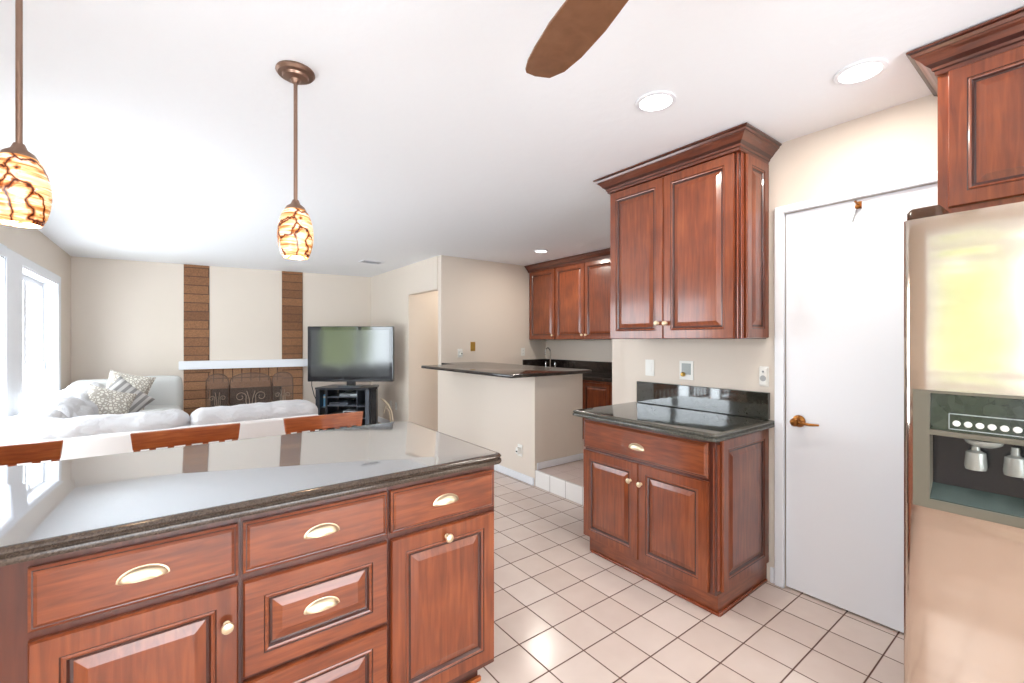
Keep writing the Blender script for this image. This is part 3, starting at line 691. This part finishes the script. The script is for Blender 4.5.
# ------------------------------------------------------------------ sofa
def soft(w_, d_, h_, r, c, puff=0.02, wr=0.008, seed=0, cuts=16, tilt=0.0, sx=3.0, pinch=0):
    bm = bmesh.new(); bmesh.ops.create_cube(bm, size=2); bmesh.ops.subdivide_edges(bm, edges=bm.edges, cuts=cuts, use_grid_fill=True)
    hx, hy, hz = w_ / 2, d_ / 2, h_ / 2; R_ = Matrix.Rotation(tilt, 3, 'X'); b = MB()
    for v in bm.verts:
        u = v.co.copy(); p = Vector((u.x * hx, u.y * hy, u.z * hz)); rr = min(r, hx, hy, hz) * 0.999
        q = Vector((max(-(hx - rr), min(hx - rr, p.x)), max(-(hy - rr), min(hy - rr, p.y)), max(-(hz - rr), min(hz - rr, p.z))))
        dd = p - q
        if dd.length > 1e-6: dd.normalize()
        out = q + dd * rr
        if puff: out += Vector((u.x * (1 - u.y ** 2) * (1 - u.z ** 2), u.y * (1 - u.x ** 2) * (1 - u.z ** 2), u.z * (1 - u.x ** 2) * (1 - u.y ** 2))) * puff
        nz = noise.noise(Vector((out.x * sx * 2, out.y * 5, out.z * 5 + seed * 7.3))) + 0.5 * noise.noise(Vector((out.x * 14, out.y * 9, out.z * 9 + seed)))
        out += dd * nz * wr
        v.co = R_ @ out + Vector(c)
    bm.verts.index_update()
    b.add([tuple(v.co) for v in bm.verts], [tuple(v.index for v in f.verts) for f in bm.faces]); bm.free()
    return b
sofa = empty('sectional_sofa', (0, 5.5, 0), 0, 'large white leather sectional sofa wrapping the family room corner', 'sofa')
b = MB(); b.box(-0.78, 0.955, 3.90, 3.96, 0.05, 0.76); b.build('outer_back', M_sheer, sofa, bevel=0.02)
b = MB(); b.box(-0.80, 0.955, 3.962, 4.85, 0.06, 0.34); b.box(-1.02, -0.10, 4.86, 7.85, 0.06, 0.34); b.box(-0.09, 0.09, 6.95, 7.85, 0.06, 0.34); b.build('base', M_leather, sofa, bevel=0.02)
soft(0.83, 0.34, 0.20, 0.085, (-0.335, 4.10, 0.755), 0.008, 0.020, 1, cuts=26).build('back_cushion', M_leather, sofa, smooth=True)
soft(0.87, 0.34, 0.20, 0.085, (0.53, 4.10, 0.755), 0.008, 0.016, 2, cuts=26).build('back_cushion', M_leather, sofa, smooth=True)
soft(0.80, 0.22, 0.34, 0.09, (-0.325, 4.17, 0.52), 0.02, 0.01, 1).build('back_support', M_leather, sofa, smooth=True)
soft(0.84, 0.22, 0.34, 0.09, (0.535, 4.17, 0.52), 0.02, 0.01, 2).build('back_support', M_leather, sofa, smooth=True)
for k, (yy, l_) in enumerate(((4.55, 0.85), (5.42, 0.86), (6.30, 0.86), (7.1, 0.7))):
    soft(0.42, l_, 0.44, 0.15, (-0.83, yy, 0.59 + 0.012 * k), 0.04, 0.022, k + 5).build('back_cushion', M_leather, sofa, smooth=True)
for k, (yy, l_) in enumerate(((5.35, 0.9), (6.27, 0.9))):
    soft(0.62, l_, 0.20, 0.07, (-0.38, yy, 0.44), 0.02, 0.008, k + 9).build('seat_cushion', M_leather, sofa, smooth=True)
for k, x in enumerate((-0.325, 0.535)):
    soft(0.82, 0.60, 0.20, 0.07, (x, 4.56, 0.44), 0.02, 0.008, k + 12).build('seat_cushion', M_leather, sofa, smooth=True)
soft(0.60, 0.22, 0.52, 0.045, (-0.23, 7.36, 0.635), 0.02, 0.004, 20, tilt=-0.12).build('back_cushion', M_greyfab, sofa, smooth=True)
soft(0.46, 0.22, 0.46, 0.08, (-0.78, 7.34, 0.64), 0.03, 0.01, 22, tilt=-0.12).build('back_cushion', M_greyfab, sofa, smooth=True)
soft(0.92, 0.62, 0.20, 0.07, (-0.40, 7.02, 0.44), 0.02, 0.008, 21).build('seat_cushion', M_greyfab, sofa, smooth=True)

def pillow(sz, T, m, loc, rot, label):
    b = MB(); n = 16
    for sgn in (1, -1):
        vs = []; fs = []
        for i in range(n + 1):
            for j in range(n + 1):
                u, v = 2 * i / n - 1, 2 * j / n - 1
                th = T * ((1 - u ** 4) * (1 - v ** 4)) ** 0.6
                pin = 1 - 0.10 * (1 - u * u) * (v * v) ; pin2 = 1 - 0.10 * (1 - v * v) * (u * u)
                vs.append((u * sz / 2 * pin2, sgn * th, v * sz / 2 * pin))
        for i in range(n):
            for j in range(n): fs.append((i * (n + 1) + j, (i + 1) * (n + 1) + j, (i + 1) * (n + 1) + j + 1, i * (n + 1) + j + 1))
        b.add(vs, fs)
    o = b.build('throw_pillow', m, smooth=True, local=True); o.location = loc; o.rotation_euler = rot
    tag(o, label, 'pillow', 'throw pillows on the sofa'); return o
pillow(0.40, 0.07, M_pat, (-0.55, 6.10, 0.70), (-0.5, 0.35, 0.15), 'cream printed throw pillow in front, leaning on the left sofa cushions')
pillow(0.42, 0.06, M_stripe, (-0.46, 6.42, 0.71), (-0.55, 0.75, -0.1), 'grey striped throw pillow between two printed ones')
pillow(0.44, 0.07, M_pat, (-0.45, 6.90, 0.77), (-0.25, 0.25, -0.1), 'grey and cream printed throw pillow at the back, against the grey cushion')

# ------------------------------------------------------------------ television and stand
TR = -YAW
fwd = Vector((math.sin(YAW), math.cos(YAW), 0)); rgt = Vector((math.cos(YAW), -math.sin(YAW), 0))
pos = lambda dep, u: fwd * dep + rgt * ((u - 512) / 445 * dep)
t = empty('tv_stand', tuple(pos(6.55, 350)), TR, 'black open-shelf corner stand under the television', 'tv stand'); t.scale = (0.93, 1, 1)
top = [(-0.47, -0.18), (-0.36, -0.24), (0.36, -0.24), (0.47, -0.12), (0.38, 0.25), (-0.38, 0.25)]
MB().prism(top, 0.665, 0.695).build('top_shelf', M_standblk, t, local=True, bevel=0.003)
for z in (0.43, 0.30, 0.12): 
    b = MB(); b.box(-0.27, 0.18, -0.2, 0.2, z, z + 0.014); b.build('shelf', M_standgrey, t, local=True)
MB().box(-0.27, 0.18, -0.2, 0.2, 0.555, 0.567).build('shelf', M_standgrey, t, local=True)
b = MB(); b.box(0.19, 0.31, -0.2, 0.2, 0.42, 0.432); b.box(0.19, 0.31, -0.2, 0.2, 0.25, 0.262); b.build('shelf', M_standgrey, t, local=True)
b = MB(); b.box(-0.27, 0.37, 0.2, 0.215, 0.03, 0.665); b.build('back_panel', M_dark, t, local=True)
for x0, x1, m in ((-0.45, -0.39, M_standblk), (-0.30, -0.271, M_standblk), (0.181, 0.19, M_standgrey), (0.311, 0.37, M_standgrey)):
    MB().box(x0, x1, -0.2, 0.19, 0.03, 0.664).build('side_panel', m, t, local=True)
MB().prism([(0.375, -0.14), (0.45, -0.10), (0.38, 0.19), (0.373, 0.19)], 0.03, 0.664).build('side_panel', M_dark, t, local=True)
MB().box(-0.45, 0.43, -0.2, 0.2, 0.0, 0.029).build('base', M_standblk, t, local=True)
b = MB(); b.box(-0.388, -0.302, -0.15, 0.15, 0.40, 0.412); b.build('shelf', M_standgrey, t, local=True)
def device(x0, x1, z, h, name, m, label, dp=0.28):
    x0 *= 0.93; x1 *= 0.93
    p = t.location; o = empty(name, tuple(Vector(p) + Matrix.Rotation(TR, 3, 'Z') @ Vector(((x0 + x1) / 2, -0.02, z))), TR, label, 'electronics' if 'card' not in label else 'box')
    hw = (x1 - x0) / 2
    MB().box(-hw, hw, -dp / 2, dp / 2, 0, h).build('case', m, o, local=True, bevel=0.003)
    MB().box(-hw * 0.8, hw * 0.2, -dp / 2 - 0.002, -dp / 2 + 0.001, h * 0.3, h * 0.7).build('front_display', M_dark, o, local=True)
device(-0.10, 0.17, 0.6105 - 0.043, 0.035, 'cable_box', M_silver, 'silver box on the uppermost shelf of the tv stand')
device(-0.26, 0.03, 0.4445, 0.030, 'disc_player', M_standgrey, 'dark grey disc player on the second shelf of the tv stand')
device(-0.05, 0.15, 0.3145, 0.040, 'receiver', M_silver, 'silver receiver on the third shelf of the tv stand')
q = empty('card_box', tuple(Vector(t.location) + Matrix.Rotation(TR, 3, 'Z') @ Vector((-0.322, -0.02, 0.413))), TR, 'blue box standing in the narrow left bay of the tv stand', 'box')
MB().box(-0.03, 0.033, -0.08, 0.08, 0, 0.17).build('case', M_blue, q, local=True, bevel=0.002); MB().box(-0.03, 0.035, -0.0815, -0.0805, 0.12, 0.15).build('white_band', M_plastic, q, local=True)

tv = empty('television', tuple(pos(6.5, 351) + Vector((0, 0, 0.696))), TR, 'large flat black television on the corner stand', 'television')
W2, z0, z1 = 0.622, 0.073, 0.878
MB().box(-W2, W2, -0.03, 0.045, z0, z1).build('casing', M_tvbezel, tv, local=True, bevel=0.008)
MB().box(-W2 + 0.05, W2 - 0.05, -0.034, -0.0305, z0 + 0.075, z1 - 0.055).build('screen', M_screen, tv, local=True)
MB().box(-0.06, 0.06, -0.01, 0.03, 0.012, z0 - 0.001).build('neck', M_tvbezel, tv, local=True)
b = MB(); b.slab(rrect(-0.17, 0.17, -0.12, 0.12, (0.05,) * 4), [(0, 0.0), (0, 0.008), (-0.01, 0.012)]); b.build('foot', M_standgrey, tv, local=True, smooth=True)
lp = lambda x, y_, z: tuple(Vector(tv.location) * Vector((1, 1, 0)) if False else Vector((tv.location.x, tv.location.y, 0)) + Matrix.Rotation(TR, 3, 'Z') @ Vector((x, y_, 0)) + Vector((0, 0, z)))
b = MB(); b.tube([lp(-0.60, 0.056, 0.80), lp(-0.60, 0.06, 0.70), lp(-0.57, 0.07, 0.56), lp(-0.53, 0.09, 0.45), lp(-0.50, 0.1, 0.3), lp(-0.50, 0.1, 0.01)], 0.006, 6)
tag(b.build('power_cord', M_dark, smooth=True), 'thin black cord hanging from the left side of the television', 'cord')
b = MB(); b.tube([lp(0.40, 0.12, 0.50), lp(0.46, 0.05, 0.49), lp(0.53, 0.06, 0.42), lp(0.57, 0.08, 0.32), lp(0.59, 0.08, 0.18), lp(0.58, 0.08, 0.01)], 0.012, 8)
b.tube([lp(0.47, 0.03, 0.30), lp(0.50, 0.05, 0.42), lp(0.545, 0.07, 0.30), lp(0.56, 0.08, 0.15), lp(0.55, 0.08, 0.01)], 0.008, 8)
tag(b.build('cable_bundle', mat('cream_cable', srgb(214, 196, 170), 0.5), smooth=True), 'loop of cream cables hanging right of the tv stand', 'cord')

# ------------------------------------------------------------------ pendants, fan, downlights, vent
def pendant():
    t = empty('pendant_light', (0, 0, 0), 0, 'x', 'pendant light')
    b = MB(); b.lathe([(0, 0), (0.072, 0), (0.074, -0.008), (0.066, -0.018), (0.050, -0.021), (0.046, -0.030), (0.020, -0.036), (0.012, -0.050), (0, -0.050)], (0, 0, HC - 0.001), n=28); b.build('canopy', M_bronze, t, smooth=True, local=True)
    MB().tube([(0, 0, HC - 0.045), (0, 0, 1.93)], 0.0075, 10).build('rod', M_bronze, t, smooth=True, local=True)
    b = MB(); b.lathe([(0, 0.03), (0.012, 0.028), (0.018, 0.012), (0.034, 0.0), (0.040, -0.012), (0.0, -0.013)], (0, 0, 1.918), n=24); b.build('cap', M_bronze, t, smooth=True, local=True)
    prof = [(0.034, 1.913), (0.050, 1.890), (0.061, 1.860), (0.067, 1.825), (0.068, 1.795), (0.065, 1.765), (0.058, 1.735), (0.048, 1.712), (0.046, 1.712), (0.056, 1.737), (0.062, 1.767), (0.065, 1.796), (0.064, 1.824), (0.058, 1.858), (0.047, 1.888), (0.032, 1.909)]
    b = MB(); n = 36; k_ = len(prof)
    vs = [(r * math.cos(2 * PI * i / n), r * math.sin(2 * PI * i / n), z) for r, z in prof for i in range(n)]
    fs = [(k * n + i, k * n + (i + 1) % n, ((k + 1) % k_) * n + (i + 1) % n, ((k + 1) % k_) * n + i) for k in range(k_) for i in range(n)]
    b.add(vs, fs); b.build('glass_shade', M_shade, t, smooth=True, local=True)
    b = MB(); b.lathe([(0, 0.03), (0.02, 0.022), (0.028, 0), (0.02, -0.022), (0, -0.03)], (0, 0, 1.83)); b.build('bulb', M_bulb, t, smooth=True, local=True)
    l = bpy.data.lights.new('pendant_glow', 'POINT'); l.energy = 5; l.color = (1, 0.8, 0.55); l.shadow_soft_size = 0.03
    lo = bpy.data.objects.new('pendant_glow', l); COL.objects.link(lo); lo.parent = t; lo.location = (0, 0, 1.74)
    return t
p0 = pendant(); p1 = copy_tree(p0)
p0.location = (0.393, 1.985, 0); p0['label'] = 'pendant light with its whole rod and ceiling canopy in view'
p1.location = (-0.362, 1.900, 0); p1['label'] = 'larger-looking pendant light cut by the left edge of the photo'
for p in (p0, p1): p['group'] = 'pendant lights over the island'

fan = empty('ceiling_fan', (0.73, 0.364, 0), 0, 'brown-bladed ceiling fan whose single blade shows at the top edge', 'ceiling fan')
b = MB(); b.lathe([(0, 0), (0.06, 0), (0.065, -0.03), (0.02, -0.06), (0.012, -0.07), (0.012, -0.20), (0.03, -0.21), (0.10, -0.22), (0.12, -0.25), (0.12, -0.30), (0.09, -0.33), (0, -0.335)], (0.73, 0.364, HC - 0.001), n=28); b.build('motor', M_bronze, fan, smooth=True)
outl = [(0.20, -0.045), (0.20, 0.045), (0.36, 0.068), (0.50, 0.070), (0.60, 0.062), (0.66, 0.054), (0.700, 0.042), (0.712, 0.034), (0.718, 0.0), (0.708, -0.046), (0.660, -0.072), (0.58, -0.082), (0.46, -0.080), (0.34, -0.066)]
for k in range(4):
    a = math.radians(76.7 + 90 * k); R_ = Matrix.Rotation(a, 3, 'Z'); b = MB()
    pts = [(R_ @ Vector((x, y_, 0))) for x, y_ in outl]
    pts = [(p.x + 0.73, p.y + 0.364) for p in pts]
    b.prism(pts[::-1], 2.196, 2.204); b.build('blade', M_fan, fan, bevel=0.002)
    b = MB(); q = [(R_ @ Vector((x, y_, 0))) for x, y_ in ((0.10, -0.02), (0.26, -0.03), (0.26, 0.03), (0.10, 0.02))]; b.prism([(p.x + 0.73, p.y + 0.364) for p in q], 2.2045, 2.212); b.build('blade_bracket', M_bronze, fan)

def downlight(power):
    t = empty('recessed_light', (0, 0, 0), 0, 'x', 'recessed light')
    b = MB(); n = 32; prof = [(0.090, 0.0), (0.089, -0.006), (0.072, -0.008), (0.070, 0.0)]
    vs = [(r * math.cos(2 * PI * i / n), r * math.sin(2 * PI * i / n), z) for r, z in prof for i in range(n)]
    b.add(vs, [(k * n + i, k * n + (i + 1) % n, ((k + 1) % 4) * n + (i + 1) % n, ((k + 1) % 4) * n + i) for k in range(4) for i in range(n)])
    b.build('trim_ring', M_white, t, smooth=True, local=True)
    b = MB(); b.lathe([(0, -0.001), (0.070, -0.001), (0.070, -0.004), (0, -0.004)], n=32); b.build('lens', M_lamp, t, local=True)
    l = bpy.data.lights.new('downlight', 'AREA'); l.shape = 'DISK'; l.size = 0.13; l.energy = power; l.color = (1, 0.93, 0.84)
    lo = bpy.data.objects.new('downlight', l); COL.objects.link(lo); lo.parent = t; lo.location = (0, 0, -0.010)
    return t
d0 = downlight(9)
for k, (x, y, lb) in enumerate(((1.765, 1.235, 'recessed ceiling light left of the tall wall cabinet crown'), (2.235, 0.592, 'recessed ceiling light above the white door'), (3.606, 4.168, 'small far recessed ceiling light over the wet bar'))):
    q = d0 if k == 0 else copy_tree(d0); q.location = (x, y, HC - 0.001)
    if k == 2:
        for c_ in q.children:
            if c_.type == 'LIGHT': c_.data = c_.data.copy(); c_.data.energy = 16
    q['label'] = lb; q['group'] = 'recessed ceiling lights'
# unseen fill light with no fixture, added to brighten the hall
area('hall_fill', (3.7, 5.7, HC - 0.03), (0, 0, 0), 0.5, 0.3, 12, (1, 0.95, 0.88))

t = empty('ceiling_vent', (2.20, 6.18, HC - 0.001), 0, 'small white louvred air vent in the ceiling near the television', 'vent')
b = MB(); b.box(-0.15, 0.15, -0.10, -0.08, -0.010, 0); b.box(-0.15, 0.15, 0.08, 0.10, -0.010, 0); b.box(-0.15, -0.13, -0.08, 0.08, -0.010, 0); b.box(0.13, 0.15, -0.08, 0.08, -0.010, 0); b.build('frame', M_white, t, local=True)
MB().box(-0.129, 0.129, -0.079, 0.079, -0.002, 0).build('duct', mat('duct_grey', srgb(90, 90, 92), 0.8), t, local=True)
for k in range(6):
    yy = -0.062 + 0.025 * k; b = MB(); b.add([(-0.129, yy - 0.008, -0.009), (0.129, yy - 0.008, -0.009), (0.129, yy + 0.006, -0.003), (-0.129, yy + 0.006, -0.003), (-0.129, yy - 0.008, -0.0075), (0.129, yy - 0.008, -0.0075), (0.129, yy + 0.006, -0.0022), (-0.129, yy + 0.006, -0.0022)], [(0, 1, 2, 3), (7, 6, 5, 4), (0, 4, 5, 1), (2, 6, 7, 3)]); b.build('louvre', M_white, t, local=True)

# ------------------------------------------------------------------ wall plates
def plate(name, loc, rz, label, kind, m=M_plastic, wd=0.072, ht=0.115):
    """local: x across, -y out of wall"""
    t = empty(name, loc, rz, label, 'outlet' if 'outlet' in name else 'switch')
    MB().box(-wd / 2, wd / 2, -0.006, 0, -ht / 2, ht / 2).build('plate', m, t, local=True, bevel=0.002)
    if kind == 'outlet':
        for z in (-0.022, 0.022):
            f = MB(); f.slab([(-0.016, -0.0085), (0.016, -0.0085), (0.016, -0.0062), (-0.016, -0.0062)], [(0, z - 0.014), (0, z + 0.014)]); f = f.build('socket', m, t, local=True, bevel=0.001)
            b = MB(); b.box(-0.008, -0.006, -0.0092, -0.0085, z - 0.005, z + 0.006); b.box(0.006, 0.008, -0.0092, -0.0085, z - 0.005, z + 0.006); b.build('slots', M_dark, f, local=True)
    elif kind == 'switch':
        MB().box(-0.016, 0.016, -0.009, -0.0061, -0.033, 0.033).build('rocker', m, t, local=True, bevel=0.001)
    elif kind == 'plug':
        MB().box(-0.02, 0.02, -0.045, -0.0062, -0.03, 0.03).build('plug_in', M_plastic, t, local=True, bevel=0.006)
        MB().box(-0.012, 0.012, -0.0465, -0.0455, -0.012, 0.0).build('dark_slot', M_dark, t, local=True)
    return t
WRr = -PI / 2   # plates on the wall X = XR face -X : local -y -> -x
plate('light_switch', (XR - 0.0005, 1.935, 1.178), WRr, 'white rocker switch on the wall just right of the nook opening', 'switch')
t = plate('cable_outlet', (XR - 0.0005, 1.650, 1.175), WRr, 'square recessed wall box with a brass valve above the green upstand', 'none', wd=0.10, ht=0.125)
MB().box(-0.032, 0.034, -0.0075, -0.0062, -0.028, 0.045).build('recess', mat('shadow_grey', srgb(160, 166, 164), 0.4), t, local=True)
b = MB(); b.lathe([(0, 0), (0.014, 0), (0.016, 0.01), (0.010, 0.022), (0, 0.024)], (-0.018, -0.0078, -0.028), 'y', 14, sgn=-1); b.build('valve', M_gold, t, smooth=True, local=True)
t = plate('wall_intercom_switch', (XR - 0.0005, 1.162, 1.166), WRr, 'small white wall remote with round dial beside the white door casing', 'none', wd=0.05, ht=0.115)
MB().box(-0.023, 0.023, -0.020, -0.0062, -0.052, 0.052).build('remote', M_plastic, t, local=True, bevel=0.006)
b = MB(); b.lathe([(0, 0), (0.017, 0), (0.016, 0.003), (0, 0.004)], (0, -0.0202, -0.010), 'y', 20, sgn=-1); b.build('dial', mat('dial_grey', srgb(176, 176, 176), 0.5), t, smooth=True, local=True)
b = MB(); b.lathe([(0, 0), (0.006, 0), (0.005, 0.002), (0, 0.003)], (0, -0.0202, 0.028), 'y', 14, sgn=-1); b.build('button', mat('button_grey', srgb(150, 150, 150), 0.5), t, smooth=True, local=True)
plate('wall_outlet', (XR - 0.0005, 3.43, 0.295), WRr, 'white outlet low on the half wall under the breakfast bar', 'plug')
plate('wall_outlet', (2.7345, 6.80, 0.355), WRr, 'white outlet low behind the television cables, left of a pair', 'outlet')
plate('wall_outlet', (2.7345, 6.58, 0.35), WRr, 'white outlet low on the wall, right of the pair near the television', 'outlet')
plate('wall_outlet', (3.03, 5.1495, 1.20), 0, 'white outlet with a plugged-in device above the breakfast bar', 'plug')
plate('light_switch', (3.23, 5.1495, 1.287), 0, 'yellow brass switch plate above the breakfast bar', 'switch', M_gold, wd=0.075, ht=0.125)
plate('wall_outlet', (4.10, 5.1495, 1.20), 0, 'white outlet just left of the far wet bar upstand', 'outlet')
